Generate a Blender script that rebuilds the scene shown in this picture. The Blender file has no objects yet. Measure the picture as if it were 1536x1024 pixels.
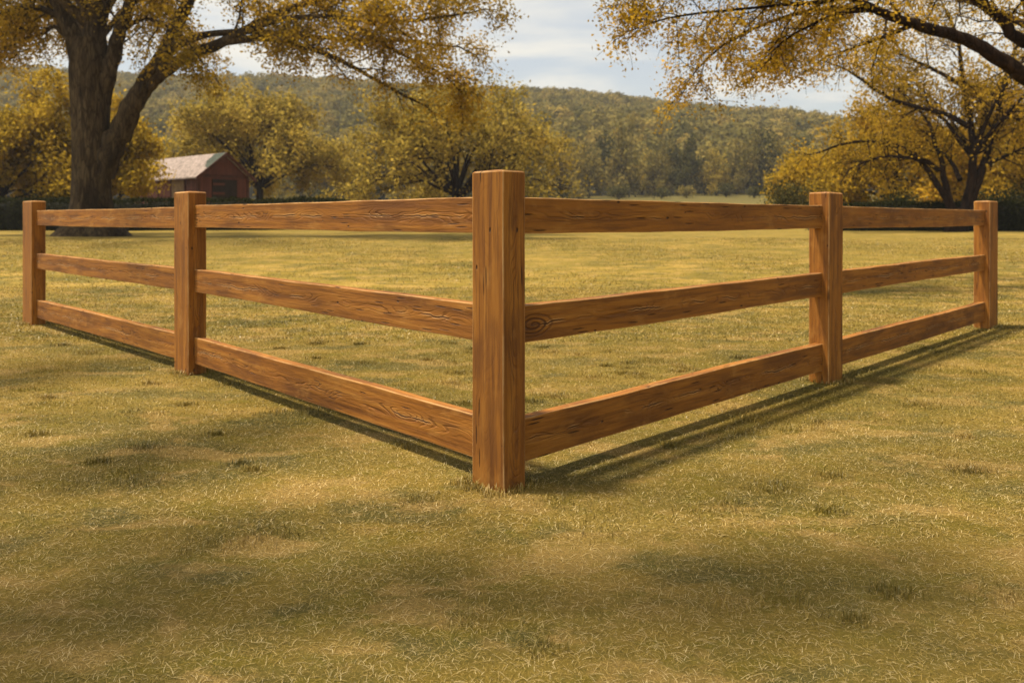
import bpy, math
import numpy as np
from mathutils import Vector, Matrix

C = bpy.context.scene
COL = C.collection
F, H0, HZ = 1177.0, 1.1, 328.0          # focal length (px of the 1536 wide photo), eye height, horizon row


def P(px, py, z):
    """point at distance z seen at photo pixel px, py"""
    return np.array([(px - 768) / F * z, z, H0 + (HZ - py) / F * z])


def sstep(a, b, v):
    t = np.clip((v - a) / (b - a), 0, 1)
    return t * t * (3 - 2 * t)


def ground(x, y):
    x = np.asarray(x, float); y = np.asarray(y, float)
    g = 0.54 * sstep(8.5, 27, y)
    g = g + (3.75 + np.clip(.018 * x, -.8, .6)) * np.clip((y - 40) / 95.0, 0, 1.25) ** 1.25
    amp = sstep(9, 16, y)
    g = g + amp * (0.03 * np.sin(x * .31 + 1.3) * np.sin(y * .27) + .015 * np.sin(x * .9 + y * .6))
    return g


# ------------------------------------------------------------------ mesh helpers
class Buf:
    def __init__(s):
        s.v, s.q, s.t, s.n = [], [], [], 0
        s.qa, s.ta = [], []

    def add(s, v, q=None, t=None, qa=None, ta=None):
        v = np.asarray(v, np.float32).reshape(-1, 3)
        if q is not None and len(q):
            q = np.asarray(q, np.int64).reshape(-1, 4)
            s.q.append(q + s.n); s.qa.append(np.zeros(len(q)) if qa is None else np.asarray(qa))
        if t is not None and len(t):
            t = np.asarray(t, np.int64).reshape(-1, 3)
            s.t.append(t + s.n); s.ta.append(np.zeros(len(t)) if ta is None else np.asarray(ta))
        s.v.append(v); s.n += len(v)

    def mesh(s, name, mat, smooth=False, attr=False):
        V = np.concatenate(s.v) if s.v else np.zeros((0, 3), np.float32)
        Q = np.concatenate(s.q) if s.q else np.zeros((0, 4), np.int64)
        T = np.concatenate(s.t) if s.t else np.zeros((0, 3), np.int64)
        me = bpy.data.meshes.new(name)
        me.vertices.add(len(V)); me.vertices.foreach_set('co', V.astype(np.float32).ravel())
        loops = np.concatenate([Q.ravel(), T.ravel()]).astype(np.int32)
        me.loops.add(len(loops)); me.loops.foreach_set('vertex_index', loops)
        nf = len(Q) + len(T)
        me.polygons.add(nf)
        ls = np.concatenate([np.arange(len(Q)) * 4, len(Q) * 4 + np.arange(len(T)) * 3]).astype(np.int32)
        me.polygons.foreach_set('loop_start', ls)
        me.update(calc_edges=True)
        me.polygons.foreach_set('use_smooth', np.full(nf, bool(smooth)))
        if attr:
            a = me.attributes.new('tint', 'FLOAT', 'FACE')
            A = np.concatenate([np.concatenate(s.qa) if s.qa else np.zeros(0), np.concatenate(s.ta) if s.ta else np.zeros(0)])
            a.data.foreach_set('value', A.astype(np.float32))
        me.materials.append(mat)
        me.validate()
        return me


def link(name, me, parent=None, loc=(0, 0, 0)):
    o = bpy.data.objects.new(name, me)
    COL.objects.link(o)
    o.location = loc
    if parent is not None:
        o.parent = parent
    return o


def tag(o, label, cat=None, group=None, kind=None):
    o['label'] = label
    if cat: o['category'] = cat
    if group: o['group'] = group
    if kind: o['kind'] = kind
    return o


def thing(name, label, cat, loc=(0, 0, 0), group=None):
    o = bpy.data.objects.new(name, None)
    o.empty_display_size = .3
    COL.objects.link(o); o.location = loc
    return tag(o, label, cat, group)


def tube(buf, pts, rad, sides=8, flute=0.0, rng=None, cap=True):
    pts = np.asarray(pts, float); rad = np.asarray(rad, float)
    n = len(pts)
    tan = np.gradient(pts, axis=0)
    tan /= np.linalg.norm(tan, axis=1)[:, None] + 1e-9
    ref = np.array([0, 0, 1.0]) if abs(tan[0][2]) < .9 else np.array([1.0, 0, 0])
    u = np.cross(tan[0], ref); u /= np.linalg.norm(u)
    ang = np.arange(sides) / sides * 2 * np.pi
    ph = rng.uniform(0, 6.28, 3) if rng is not None else (0, 1, 2)
    V = []
    for i in range(n):
        u = u - tan[i] * np.dot(u, tan[i]); u /= np.linalg.norm(u) + 1e-9
        w = np.cross(tan[i], u)
        k = 1 + flute * (np.sin(ang * 3 + ph[0] + i * .12) + .6 * np.sin(ang * 5 + ph[1] - i * .17) + .35 * np.sin(ang * 9 + ph[2]))
        V.append(pts[i] + rad[i] * k[:, None] * (np.cos(ang)[:, None] * u + np.sin(ang)[:, None] * w))
    V = np.concatenate(V)
    a = np.arange(sides); b = (a + 1) % sides
    q = []
    for i in range(n - 1):
        q.append(np.stack([i * sides + a, i * sides + b, (i + 1) * sides + b, (i + 1) * sides + a], 1))
    buf.add(V, np.concatenate(q))


def smooth_path(pts, n):
    """Catmull-Rom through pts, n samples"""
    p = np.asarray(pts, float)
    p = np.vstack([2 * p[0] - p[1], p, 2 * p[-1] - p[-2]])
    m = len(p) - 3
    out = []
    for s in np.linspace(0, m - 1e-6, n):
        i = int(s); t = s - i
        a, b, c, d = p[i:i + 4]
        out.append(.5 * (2 * b + (c - a) * t + (2 * a - 5 * b + 4 * c - d) * t * t + (3 * b - a - 3 * c + d) * t ** 3))
    return np.array(out)


def unit(v):
    v = np.asarray(v, float)
    return v / (np.linalg.norm(v) + 1e-9)


def leaves(buf, c, size, rng, up=.4, wid=.55, tint=None):
    n = len(c)
    a = rng.normal(size=(n, 3)); a /= np.linalg.norm(a, axis=1)[:, None]
    nn = rng.normal(size=(n, 3)) + np.array([0, 0, up]); nn /= np.linalg.norm(nn, axis=1)[:, None]
    b = np.cross(nn, a); b /= np.linalg.norm(b, axis=1)[:, None] + 1e-9
    a = np.cross(b, nn)
    s = np.asarray(size)[:, None]
    V = np.stack([c - a * s * .5, c + b * s * wid * .5 - a * s * .06, c + a * s * .5, c - b * s * wid * .5 - a * s * .06], 1).reshape(-1, 3)
    q = np.arange(4 * n).reshape(-1, 4)
    buf.add(V, q, qa=rng.random(n) if tint is None else tint)


def grow_path(p0, d0, length, n, rng, curl=.25, lift=0.0):
    d = unit(d0); p = np.array(p0, float); out = [p.copy()]
    st = length / n
    for i in range(n):
        d = unit(d + rng.normal(size=3) * curl + np.array([0, 0, lift]))
        p = p + d * st
        out.append(p.copy())
    return np.array(out)


class Tree:
    """limbs (tubes), finer branches and leaf positions; everything local to the tree's base"""

    def __init__(s, seed):
        s.rng = np.random.default_rng(seed)
        s.limbs, s.fine, s.leaf, s.ltint = [], Buf(), [], []
        s.merge = False

    def limb(s, pts, r0, r1, sides=10, flute=.05, n=None, grow=None):
        n = n or max(8, len(pts) * 4)
        path = smooth_path(pts, n)
        rad = r0 + (r1 - r0) * np.linspace(0, 1, n) ** .8
        path[1:-1] += s.rng.normal(size=(n - 2, 3)) * (rad[1:-1, None] * .10)
        b = Buf(); tube(b, path, rad, sides, flute, s.rng)
        if s.merge: s.fine = b
        s.limbs.append(b)
        if grow:
            s.sub(path, rad, **grow)
        return path, rad

    def sub(s, path, rad, n2=12, len2=2.5, n3=6, len3=.9, t0=.25, lift2=.03, lift3=0.0, nleaf=14, spread=.16, ang=(35, 70), outc=None, flat=1.0, end=True, rmin=.008):
        rng = s.rng
        n = len(path)
        for k in range(n2):
            t = t0 + (1 - t0) * (k + rng.random()) / n2
            i = min(n - 2, int(t * (n - 1)))
            p = path[i] + (path[i + 1] - path[i]) * (t * (n - 1) - i)
            tan = unit(path[i + 1] - path[i])
            per = rng.normal(size=3); per -= tan * per.dot(tan)
            per = unit(per)
            if outc is not None:
                per = unit(per + .6 * unit(p - outc))
            per[2] *= flat
            a = math.radians(rng.uniform(*ang))
            d = unit(tan * math.cos(a) + per * math.sin(a))
            L = len2 * rng.uniform(.55, 1.15) * (1.15 - .55 * t)
            r = max(rmin * 1.5, min(rad[i] * .5, L * .022))
            s.branch2(p, d, L, r, n3, len3, lift2, lift3, nleaf, spread, rmin, flat)
        if end:
            s.branch2(path[-1], unit(path[-1] - path[-2]), len2 * .6, max(rmin, rad[-1]), n3, len3, lift2, lift3, nleaf, spread, rmin, flat)

    def branch2(s, p, d, L, r, n3, len3, lift2, lift3, nleaf, spread, rmin, flat=1.0):
        rng = s.rng
        q = grow_path(p, d, L, 6, rng, .17, lift2)
        rr = np.linspace(r, rmin, 7)
        tube(s.fine, q, rr, 5)
        clump = rng.random()
        for j in range(n3):
            t = .2 + .8 * (j + rng.random()) / n3
            i = min(5, int(t * 6)); pp = q[i] + (q[i + 1] - q[i]) * (t * 6 - i)
            tan = unit(q[i + 1] - q[i])
            per = rng.normal(size=3); per[2] *= flat; per = unit(per - tan * per.dot(tan))
            dd = unit(tan * .65 + per * .8)
            l3 = len3 * rng.uniform(.5, 1.2)
            w = grow_path(pp, dd, l3, 3, rng, .22, lift3)
            tube(s.fine, w, np.linspace(max(rmin, rr[i] * .5), rmin * .6, 4), 3)
            m = rng.poisson(nleaf)
            if m:
                tt = rng.random(m) ** .7 * 3
                ii = np.minimum(2, tt.astype(int))
                c = w[ii] + (w[ii + 1] - w[ii]) * (tt - ii)[:, None] + rng.normal(size=(m, 3)) * spread
                s.leaf.append(c)
                s.ltint.append(np.clip(.5 * clump + .5 * rng.random(m) + rng.normal() * .08, 0, 1))

    def build(s, root, barkmat, leafmat, leafsize, trunkparts=1, wid=.55, up=.4, window=None):
        """children: trunk, each further limb, branches, crown"""
        for k, b in enumerate(s.limbs):
            link('trunk' if k < trunkparts else 'limb', b.mesh('trunk' if k < trunkparts else 'limb', barkmat, True), root)
        if s.fine.n:
            link('branches', s.fine.mesh('branches', barkmat, True), root)
        c = np.concatenate(s.leaf); t = np.concatenate(s.ltint)
        if window:                               # an open, thinly leaved gap low in the crown
            az, half, zmax, keep = window
            da = np.abs((np.arctan2(c[:, 1], c[:, 0]) - az + np.pi) % (2 * np.pi) - np.pi)
            inside = (da < half) & (c[:, 2] < zmax + .5 * np.sin(c[:, 0] * 2.3)) & (s.rng.random(len(c)) > keep)
            c, t = c[~inside], t[~inside]
        b = Buf()
        leaves(b, c, leafsize * s.rng.uniform(.6, 1.25, len(c)), s.rng, up, wid, t)
        link('crown', b.mesh('crown', leafmat, False, True), root)
        return len(c)


# ------------------------------------------------------------------ materials
def newmat(name):
    m = bpy.data.materials.new(name); m.use_nodes = True
    nt = m.node_tree
    for n in list(nt.nodes): nt.nodes.remove(n)
    return m, nt


class N:
    """tiny node helper"""
    def __init__(s, nt): s.nt = nt

    def __call__(s, typ, **kw):
        n = s.nt.nodes.new(typ)
        for k, v in kw.items():
            if k == 'ins':
                for kk, vv in v.items():
                    if isinstance(vv, bpy.types.NodeSocket): s.nt.links.new(vv, n.inputs[kk])
                    else: n.inputs[kk].default_value = vv
            else: setattr(n, k, v)
        return n

    def math(s, op, a, b=None, c=None, clamp=False):
        n = s.nt.nodes.new('ShaderNodeMath'); n.operation = op; n.use_clamp = clamp
        for i, v in enumerate((a, b, c)):
            if v is None: continue
            if isinstance(v, bpy.types.NodeSocket): s.nt.links.new(v, n.inputs[i])
            else: n.inputs[i].default_value = v
        return n.outputs[0]

    def vmul(s, v, k):
        n = s.nt.nodes.new('ShaderNodeVectorMath'); n.operation = 'MULTIPLY'
        s.nt.links.new(v, n.inputs[0]); n.inputs[1].default_value = k
        return n.outputs[0]

    def noise(s, vec, scale, detail=3, rough=.55, w=None, dist=0.0):
        n = s.nt.nodes.new('ShaderNodeTexNoise')
        n.inputs['Scale'].default_value = scale; n.inputs['Detail'].default_value = detail
        n.inputs['Roughness'].default_value = rough; n.inputs['Distortion'].default_value = dist
        if w is not None:
            n.noise_dimensions = '4D'
            s.nt.links.new(w, n.inputs['W'])
        s.nt.links.new(vec, n.inputs['Vector'])
        return n.outputs['Fac']

    def ramp(s, fac, stops, interp='LINEAR'):
        n = s.nt.nodes.new('ShaderNodeValToRGB'); cr = n.color_ramp; cr.interpolation = interp
        while len(cr.elements) < len(stops): cr.elements.new(.5)
        for e, (p, c) in zip(cr.elements, stops):
            e.position = p; e.color = (*c, 1) if len(c) == 3 else c
        s.nt.links.new(fac, n.inputs[0])
        return n.outputs[0]

    def mix(s, fac, a, b, mode='MIX'):
        n = s.nt.nodes.new('ShaderNodeMix'); n.data_type = 'RGBA'; n.blend_type = mode; n.clamp_factor = True
        for i, v in ((0, fac), (6, a), (7, b)):
            if isinstance(v, bpy.types.NodeSocket): s.nt.links.new(v, n.inputs[i])
            elif i == 0: n.inputs[0].default_value = v
            else: n.inputs[i].default_value = (*v, 1)
        return n.outputs[2]

    def range(s, v, a, b, c=0.0, d=1.0, smooth=True):
        n = s.nt.nodes.new('ShaderNodeMapRange'); n.interpolation_type = 'SMOOTHSTEP' if smooth else 'LINEAR'
        s.nt.links.new(v, n.inputs[0])
        for i, k in enumerate((a, b, c, d)): n.inputs[i + 1].default_value = k
        return n.outputs[0]


def g3(v): return (v, v, v)


def mat_wood(name, along, dark=1.0):
    """stained rough-sawn timber, grain along the given local axis (0 = x, 2 = z)"""
    m, nt = newmat(name); n = N(nt)
    out = n('ShaderNodeOutputMaterial'); bs = n('ShaderNodeBsdfPrincipled')
    co = n('ShaderNodeTexCoord').outputs['Object']
    sx = n('ShaderNodeSeparateXYZ', ins={0: co})
    ax, ay, az = sx.outputs
    L, T, Hh = (ax, ay, az) if along == 0 else (az, ay, ax)      # along, thickness, across
    oi = n('ShaderNodeObjectInfo').outputs['Random']
    W = n.math('MULTIPLY', oi, 73.0)
    # warped coordinates: grain is long in L
    c0 = n('ShaderNodeCombineXYZ', ins={0: L, 1: T, 2: Hh}).outputs[0]
    lowwarp = n.noise(n.vmul(c0, (1.3, 3, 3)), 1.0, 2, .5, W)
    Hw = n.math('ADD', Hh, n.math('MULTIPLY', n.math('SUBTRACT', lowwarp, .5), .05))
    c1 = n('ShaderNodeCombineXYZ', ins={0: L, 1: T, 2: Hw}).outputs[0]
    fine = n.noise(n.vmul(c1, (4, 95, 95)), 1.0, 4, .6, W)
    streak = n.noise(n.vmul(c1, (1.2, 30, 30)), 1.0, 4, .6, W)
    blotch = n.noise(n.vmul(c0, (2.2, 5, 7)), 1.0, 3, .55, n.math('ADD', W, 11.3))
    blot2 = n.noise(n.vmul(c0, (6, 9, 11)), 1.0, 3, .6, n.math('ADD', W, 31.7))
    # cathedral figure: contour lines of stretched noise
    fig = n.noise(n.vmul(c1, (2.6, 9, 13)), 1.0, 1.5, .45, n.math('ADD', W, 5.1))
    cont = n.math('SINE', n.math('MULTIPLY', fig, 95.0))
    cont = n.range(cont, .25, 1.0)
    # heart-crack wandering along the middle of the board
    lv = n('ShaderNodeCombineXYZ', ins={0: L, 1: 0.0, 2: 0.0}).outputs[0]
    wob = n.noise(n.vmul(lv, (4, 1, 1)), 1.0, 5, .62, n.math('ADD', W, 3.3))
    mid = n.math('MULTIPLY', n.math('SUBTRACT', wob, .52), .075)
    dd = n.math('ABSOLUTE', n.math('SUBTRACT', Hh, mid))
    here = n.range(n.noise(n.vmul(lv, (3.1, 1, 1)), 1.0, 2, .6, n.math('ADD', W, 8.8)), .46, .58)
    crack = n.math('MULTIPLY', n.range(dd, .0012, .0036, 1, 0), here)
    band = n.math('MULTIPLY', n.range(dd, .006, .034, 1, 0), n.range(n.noise(n.vmul(lv, (2.3, 1, 1)), 1.0, 2, .6, n.math('ADD', W, 19.0)), .38, .62))
    if along == 2:
        crack = n.math('MULTIPLY', crack, 0.0); here = n.math('MULTIPLY', here, .12)
    # the swirl knot, placed per board through its own property (x, z, strength)
    kn = n('ShaderNodeAttribute', attribute_type='OBJECT', attribute_name='knot').outputs['Vector']
    ks = n('ShaderNodeSeparateXYZ', ins={0: kn})
    kx = n.math('MULTIPLY', n.math('SUBTRACT', L, ks.outputs[0]), .42)
    kz = n.math('SUBTRACT', Hh, ks.outputs[1])
    kr = n.math('SQRT', n.math('ADD', n.math('MULTIPLY', kx, kx), n.math('MULTIPLY', kz, kz)))
    kang = n.math('ARCTAN2', kz, kx)
    kn2 = n.noise(n.vmul(c0, (9, 9, 14)), 1.0, 2, .5, W)
    kph = n.math('ADD', n.math('ADD', n.math('MULTIPLY', kr, 380.0), kang), n.math('MULTIPLY', kn2, 5.0))
    kring = n.range(n.math('SINE', kph), -.2, .9)
    kmask = n.math('MULTIPLY', n.range(kr, .034, .062, 1, 0), ks.outputs[2])
    # little knots, checks and nail marks
    TH = n.math('ADD', T, Hw)
    vo = n('ShaderNodeTexVoronoi', voronoi_dimensions='3D', ins={'Vector': n('ShaderNodeCombineXYZ', ins={0: n.math('MULTIPLY', L, 7.0), 1: n.math('MULTIPLY', TH, 16.0), 2: W}).outputs[0], 'Scale': 1.0})
    pick = n.range(n('ShaderNodeSeparateColor', ins={0: vo.outputs['Color']}).outputs[0], .50, .52)
    speck = n.math('MULTIPLY', n.range(n.math('ADD', vo.outputs['Distance'], 0.0), .05, .10, 1, 0), pick)
    vc = n('ShaderNodeTexVoronoi', voronoi_dimensions='2D', ins={'Vector': n('ShaderNodeCombineXYZ', ins={0: n.math('MULTIPLY', n.math('ADD', L, W), 4.5), 1: n.math('MULTIPLY', n.math('ADD', TH, W), 62.0), 2: 0.0}).outputs[0], 'Scale': 1.0})
    pick2 = n.range(n('ShaderNodeSeparateColor', ins={0: vc.outputs['Color']}).outputs[1], .90, .91)
    check = n.math('MULTIPLY', n.range(vc.outputs['Distance'], .08, .22, 1, 0), pick2)
    # colour
    base = n.ramp(streak, [(.30, (.135, .046, .0055)), (.50, (.300, .114, .0125)), (.72, (.43, .190, .030))])
    base = n.mix(n.math('MULTIPLY', n.range(fine, .48, .66), .55), base, (.105, .034, .007))
    base = n.mix(n.math('MULTIPLY', n.range(blotch, .48, .66), .60), base, (.100, .034, .008))
    base = n.mix(n.math('MULTIPLY', n.range(blot2, .55, .72), .40), base, (.46, .225, .050))
    cf = n.math('ADD', .07, n.math('MULTIPLY', band, .36))
    base = n.mix(n.math('MULTIPLY', cont, cf), base, (.080, .024, .007))
    edge = n.math('MULTIPLY', n.range(n.math('ABSOLUTE', n.math('SUBTRACT', dd, .006)), .0, .003, 1, 0), n.math('MULTIPLY', here, .9))
    base = n.mix(edge, base, (.60, .33, .12))
    base = n.mix(n.math('MULTIPLY', kring, n.math('MULTIPLY', kmask, .85)), base, (.060, .018, .006))
    worn = n('ShaderNodeAttribute', attribute_name='tint').outputs['Fac']
    base = n.mix(n.math('MULTIPLY', worn, n.range(blot2, .38, .56, .25, .8)), base, (.52, .30, .115))
    base = n.mix(n.math('MULTIPLY', crack, .85), base, (.030, .010, .004))
    base = n.mix(n.math('MULTIPLY', check, .85), base, (.035, .011, .004))
    base = n.mix(n.math('MULTIPLY', speck, .9), base, (.014, .006, .003))
    base = n.mix(n.math('MULTIPLY', oi, .15), base, (.24, .105, .028))
    h = n.math('ADD', n.math('MULTIPLY', fine, .35), n.math('MULTIPLY', streak, .6))
    h = n.math('SUBTRACT', h, n.math('MULTIPLY', n.math('ADD', n.math('MULTIPLY', cont, n.math('ADD', .05, n.math('MULTIPLY', band, .60))), n.math('MULTIPLY', n.math('MULTIPLY', kring, kmask), .6)), 1.0))
    h = n.math('SUBTRACT', h, n.math('MULTIPLY', n.math('ADD', n.math('ADD', crack, check), speck), 1.3))
    bp = n('ShaderNodeBump', ins={'Strength': 1.0, 'Distance': .006, 'Height': h})
    nt.links.new(base, bs.inputs['Base Color'])
    nt.links.new(bp.outputs[0], bs.inputs['Normal'])
    nt.links.new(n.range(streak, .3, .7, .62, .80), bs.inputs['Roughness'])
    bs.inputs['Specular IOR Level'].default_value = .3
    nt.links.new(bs.outputs[0], out.inputs[0])
    return m


def patch_color(n, pos):
    """the lawn's own colour patches, shared by the turf sheet and the blades"""
    a = n.noise(n.vmul(pos, (.62, 1.0, 0)), 1.25, 3, .6)
    b = n.noise(n.vmul(pos, (.7, 1.0, 0)), 4.5, 4, .6)
    c = n.noise(n.vmul(pos, (1, 1, 0)), .13, 3, .55)
    a2 = n.noise(n.vmul(pos, (.55, 1.0, 0)), .55, 2, .5)
    a = n.math('ADD', n.math('MULTIPLY', a, .6), n.math('MULTIPLY', a2, .4))
    col = n.ramp(a, [(.38, (.105, .086, .016)), (.46, (.215, .160, .030)), (.53, (.355, .240, .044)), (.62, (.53, .345, .085))])
    d = n.noise(n.vmul(pos, (.55, 1.0, 0)), 2.3, 3, .6)
    e = n.noise(n.vmul(pos, (.6, 1.0, 0)), 3.1, 4, .62, dist=.3)
    col = n.mix(n.range(b, .52, .62, 0, .75), col, (.235, .180, .016))
    col = n.mix(n.range(d, .52, .62, 0, .75), col, (.115, .108, .036))
    col = n.mix(n.range(e, .52, .62, 0, .75), col, (.54, .345, .110))
    col = n.mix(n.range(e, .45, .34, 0, .60), col, (.255, .175, .022))
    col = n.mix(n.range(c, .42, .62, 0, .35), col, (.27, .19, .034))
    return col


def mat_turf():
    m, nt = newmat('lawn_turf'); n = N(nt)
    out = n('ShaderNodeOutputMaterial'); bs = n('ShaderNodeBsdfPrincipled')
    pos = n('ShaderNodeNewGeometry').outputs['Position']
    col = patch_color(n, pos)
    f1 = n.noise(pos, 55, 5, .7); f2 = n.noise(pos, 9, 5, .65); f3 = n.noise(pos, .5, 4, .6)
    y = n('ShaderNodeSeparateXYZ', ins={0: pos}).outputs[1]
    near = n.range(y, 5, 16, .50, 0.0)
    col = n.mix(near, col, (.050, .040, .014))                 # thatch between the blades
    col = n.mix(n.range(f1, .50, .66, 0, .5), col, (.085, .075, .016))
    col = n.mix(n.range(f2, .50, .68, 0, .35), col, (.130, .125, .022))
    col = n.mix(n.range(f3, .50, .66, 0, .35), col, (.30, .225, .060))
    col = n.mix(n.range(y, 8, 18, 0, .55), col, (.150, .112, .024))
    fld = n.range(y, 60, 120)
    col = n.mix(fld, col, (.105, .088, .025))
    h = n.math('ADD', n.math('MULTIPLY', f1, .6), f2)
    bp = n('ShaderNodeBump', ins={'Strength': .8, 'Distance': .03, 'Height': h})
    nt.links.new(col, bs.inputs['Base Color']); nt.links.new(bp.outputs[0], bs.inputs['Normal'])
    bs.inputs['Roughness'].default_value = .95; bs.inputs['Specular IOR Level'].default_value = .1
    nt.links.new(bs.outputs[0], out.inputs[0])
    return m


def mat_blades():
    m, nt = newmat('grass_blades'); n = N(nt)
    out = n('ShaderNodeOutputMaterial')
    pos = n('ShaderNodeNewGeometry').outputs['Position']
    col = patch_color(n, pos)
    t = n('ShaderNodeAttribute', attribute_name='tint').outputs['Fac']
    alt = n.ramp(t, [(0, (.030, .027, .008)), (.28, (.115, .102, .016)), (.50, (.27, .195, .034)), (.74, (.48, .340, .095)), (1, (.74, .60, .31))])
    col = n.mix(.58, col, alt)
    d = n('ShaderNodeBsdfDiffuse', ins={'Color': col})
    tr = n('ShaderNodeBsdfTranslucent', ins={'Color': col})
    gl = n('ShaderNodeBsdfGlossy', ins={'Color': (1, 1, .95, 1), 'Roughness': .45})
    mx = n('ShaderNodeMixShader', ins={0: .18, 1: d.outputs[0], 2: tr.outputs[0]})
    mg = n('ShaderNodeMixShader', ins={0: .03, 1: mx.outputs[0], 2: gl.outputs[0]})
    nt.links.new(mg.outputs[0], out.inputs[0])
    return m


def mat_leaf(name, stops, trans=.58):
    m, nt = newmat(name); n = N(nt)
    out = n('ShaderNodeOutputMaterial')
    t = n('ShaderNodeAttribute', attribute_name='tint').outputs['Fac']
    oi = n('ShaderNodeObjectInfo').outputs['Random']
    col = n.ramp(t, stops)
    col = n.mix(n.math('MULTIPLY', oi, .25), col, stops[0][1])
    d = n('ShaderNodeBsdfDiffuse', ins={'Color': col})
    tr = n('ShaderNodeBsdfTranslucent', ins={'Color': col})
    mx = n('ShaderNodeMixShader', ins={0: trans, 1: d.outputs[0], 2: tr.outputs[0]})
    nt.links.new(mx.outputs[0], out.inputs[0])
    return m


def mat_bark(name, c0, c1, c2):
    m, nt = newmat(name); n = N(nt)
    out = n('ShaderNodeOutputMaterial'); bs = n('ShaderNodeBsdfPrincipled')
    co = n('ShaderNodeTexCoord').outputs['Object']
    a = n.noise(n.vmul(co, (7, 7, 1.6)), 1.0, 5, .65, dist=.6)
    b = n.noise(n.vmul(co, (1.1, 1.1, .35)), 1.0, 3, .6)
    v = n('ShaderNodeTexVoronoi', feature='DISTANCE_TO_EDGE', ins={'Vector': n.vmul(co, (9, 9, 1.7)), 'Scale': 1.0}).outputs[0]
    col = n.ramp(a, [(.3, c0), (.52, c1), (.72, c2)])
    col = n.mix(n.range(b, .50, .64, 0, .75), col, c0)
    col = n.mix(n.range(v, .0, .12, .6, 0), col, tuple(k * .4 for k in c0))
    h = n.math('ADD', a, n.range(v, 0, .2, 0, .6))
    bp = n('ShaderNodeBump', ins={'Strength': .8, 'Distance': .03, 'Height': h})
    nt.links.new(col, bs.inputs['Base Color']); nt.links.new(bp.outputs[0], bs.inputs['Normal'])
    bs.inputs['Roughness'].default_value = .95; bs.inputs['Specular IOR Level'].default_value = .1
    nt.links.new(bs.outputs[0], out.inputs[0])
    return m


def mat_plain(name, col, rough=.8, var=.25, scale=(3, 3, 3), col2=None):
    m, nt = newmat(name); n = N(nt)
    out = n('ShaderNodeOutputMaterial'); bs = n('ShaderNodeBsdfPrincipled')
    co = n('ShaderNodeTexCoord').outputs['Object']
    a = n.noise(n.vmul(co, scale), 1.0, 5, .65)
    c = n.mix(n.range(a, .35, .65), tuple(k * (1 - var) for k in col), col2 or tuple(min(1, k * (1 + var)) for k in col))
    nt.links.new(c, bs.inputs['Base Color']); bs.inputs['Roughness'].default_value = rough
    bs.inputs['Specular IOR Level'].default_value = .2
    bp = n('ShaderNodeBump', ins={'Strength': .5, 'Distance': .02, 'Height': a})
    nt.links.new(bp.outputs[0], bs.inputs['Normal'])
    nt.links.new(bs.outputs[0], out.inputs[0])
    return m


M_RAIL = mat_wood('stained_rail_wood', 0)
M_POST = mat_wood('stained_post_wood', 2)
M_TURF = mat_turf()
M_BLADE = mat_blades()
M_BARK = mat_bark('oak_bark', (.016, .010, .005), (.066, .044, .021), (.120, .086, .044))
M_BARK2 = mat_bark('dark_bark', (.009, .005, .003), (.024, .013, .007), (.045, .026, .014))
GOLD = [(0, (.140, .098, .011)), (.35, (.330, .218, .020)), (.7, (.530, .335, .030)), (1, (.700, .430, .045))]
OLIVE = [(0, (.165, .128, .025)), (.4, (.320, .240, .042)), (.75, (.450, .325, .057)), (1, (.570, .400, .075))]
YELL = [(0, (.180, .128, .014)), (.4, (.370, .252, .024)), (.75, (.540, .360, .034)), (1, (.680, .460, .050))]
WOODS = [(0, (.100, .090, .027)), (.4, (.190, .154, .040)), (.75, (.285, .215, .053)), (1, (.385, .270, .066))]
HEDGE = [(0, (.010, .012, .004)), (.5, (.024, .027, .009)), (1, (.050, .050, .016))]
BUSH = [(0, (.030, .030, .010)), (.5, (.070, .066, .020)), (1, (.130, .112, .034))]
M_GOLD = mat_leaf('gold_leaves', GOLD); M_OLIVE = mat_leaf('olive_gold_leaves', OLIVE); M_YELL = mat_leaf('yellow_leaves', YELL)
M_WOODS = mat_leaf('woodland_leaves', WOODS, .3); M_HEDGE = mat_leaf('hedge_leaves', HEDGE, .2); M_BUSH = mat_leaf('bush_leaves', BUSH, .3)

# ------------------------------------------------------------------ ground: one sheet out to the horizon
ys = np.concatenate([np.linspace(-60, 0, 7)[:-1], np.linspace(0, 60, 61)[:-1], np.linspace(60, 170, 45)[:-1], np.geomspace(170, 3000, 12)])
xs = np.concatenate([-np.geomspace(70, 3000, 12)[::-1], np.linspace(-68, 68, 69), np.geomspace(70, 3000, 12)])
XX, YY = np.meshgrid(xs, ys)
b = Buf()
nx, ny = len(xs), len(ys)
ii, jj = np.meshgrid(np.arange(nx - 1), np.arange(ny - 1))
q = np.stack([jj * nx + ii, jj * nx + ii + 1, (jj + 1) * nx + ii + 1, (jj + 1) * nx + ii], -1).reshape(-1, 4)
b.add(np.stack([XX, YY, ground(XX, YY)], -1).reshape(-1, 3), q)
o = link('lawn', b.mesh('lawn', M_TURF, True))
tag(o, 'mown straw coloured lawn running back to a sloping field', 'lawn', kind='structure')


def crest(x):
    return 56.0 - .0935 * x - .0002 * x * x + 1.2 * np.sin(x * .021 + 1)


def hill(x, y):
    t = np.clip((y - 146) / (420 - 146), 0, 1.6)
    prof = np.where(t < 1, (1 - (1 - t) ** 1.55), 1 - .25 * (t - 1))
    return 3.5 + (crest(x) - 3.5) * prof + 1.5 * np.sin(x * .05) * np.sin(y * .043) * sstep(150, 200, y) - 6 * (1 - sstep(136, 150, y))


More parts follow.
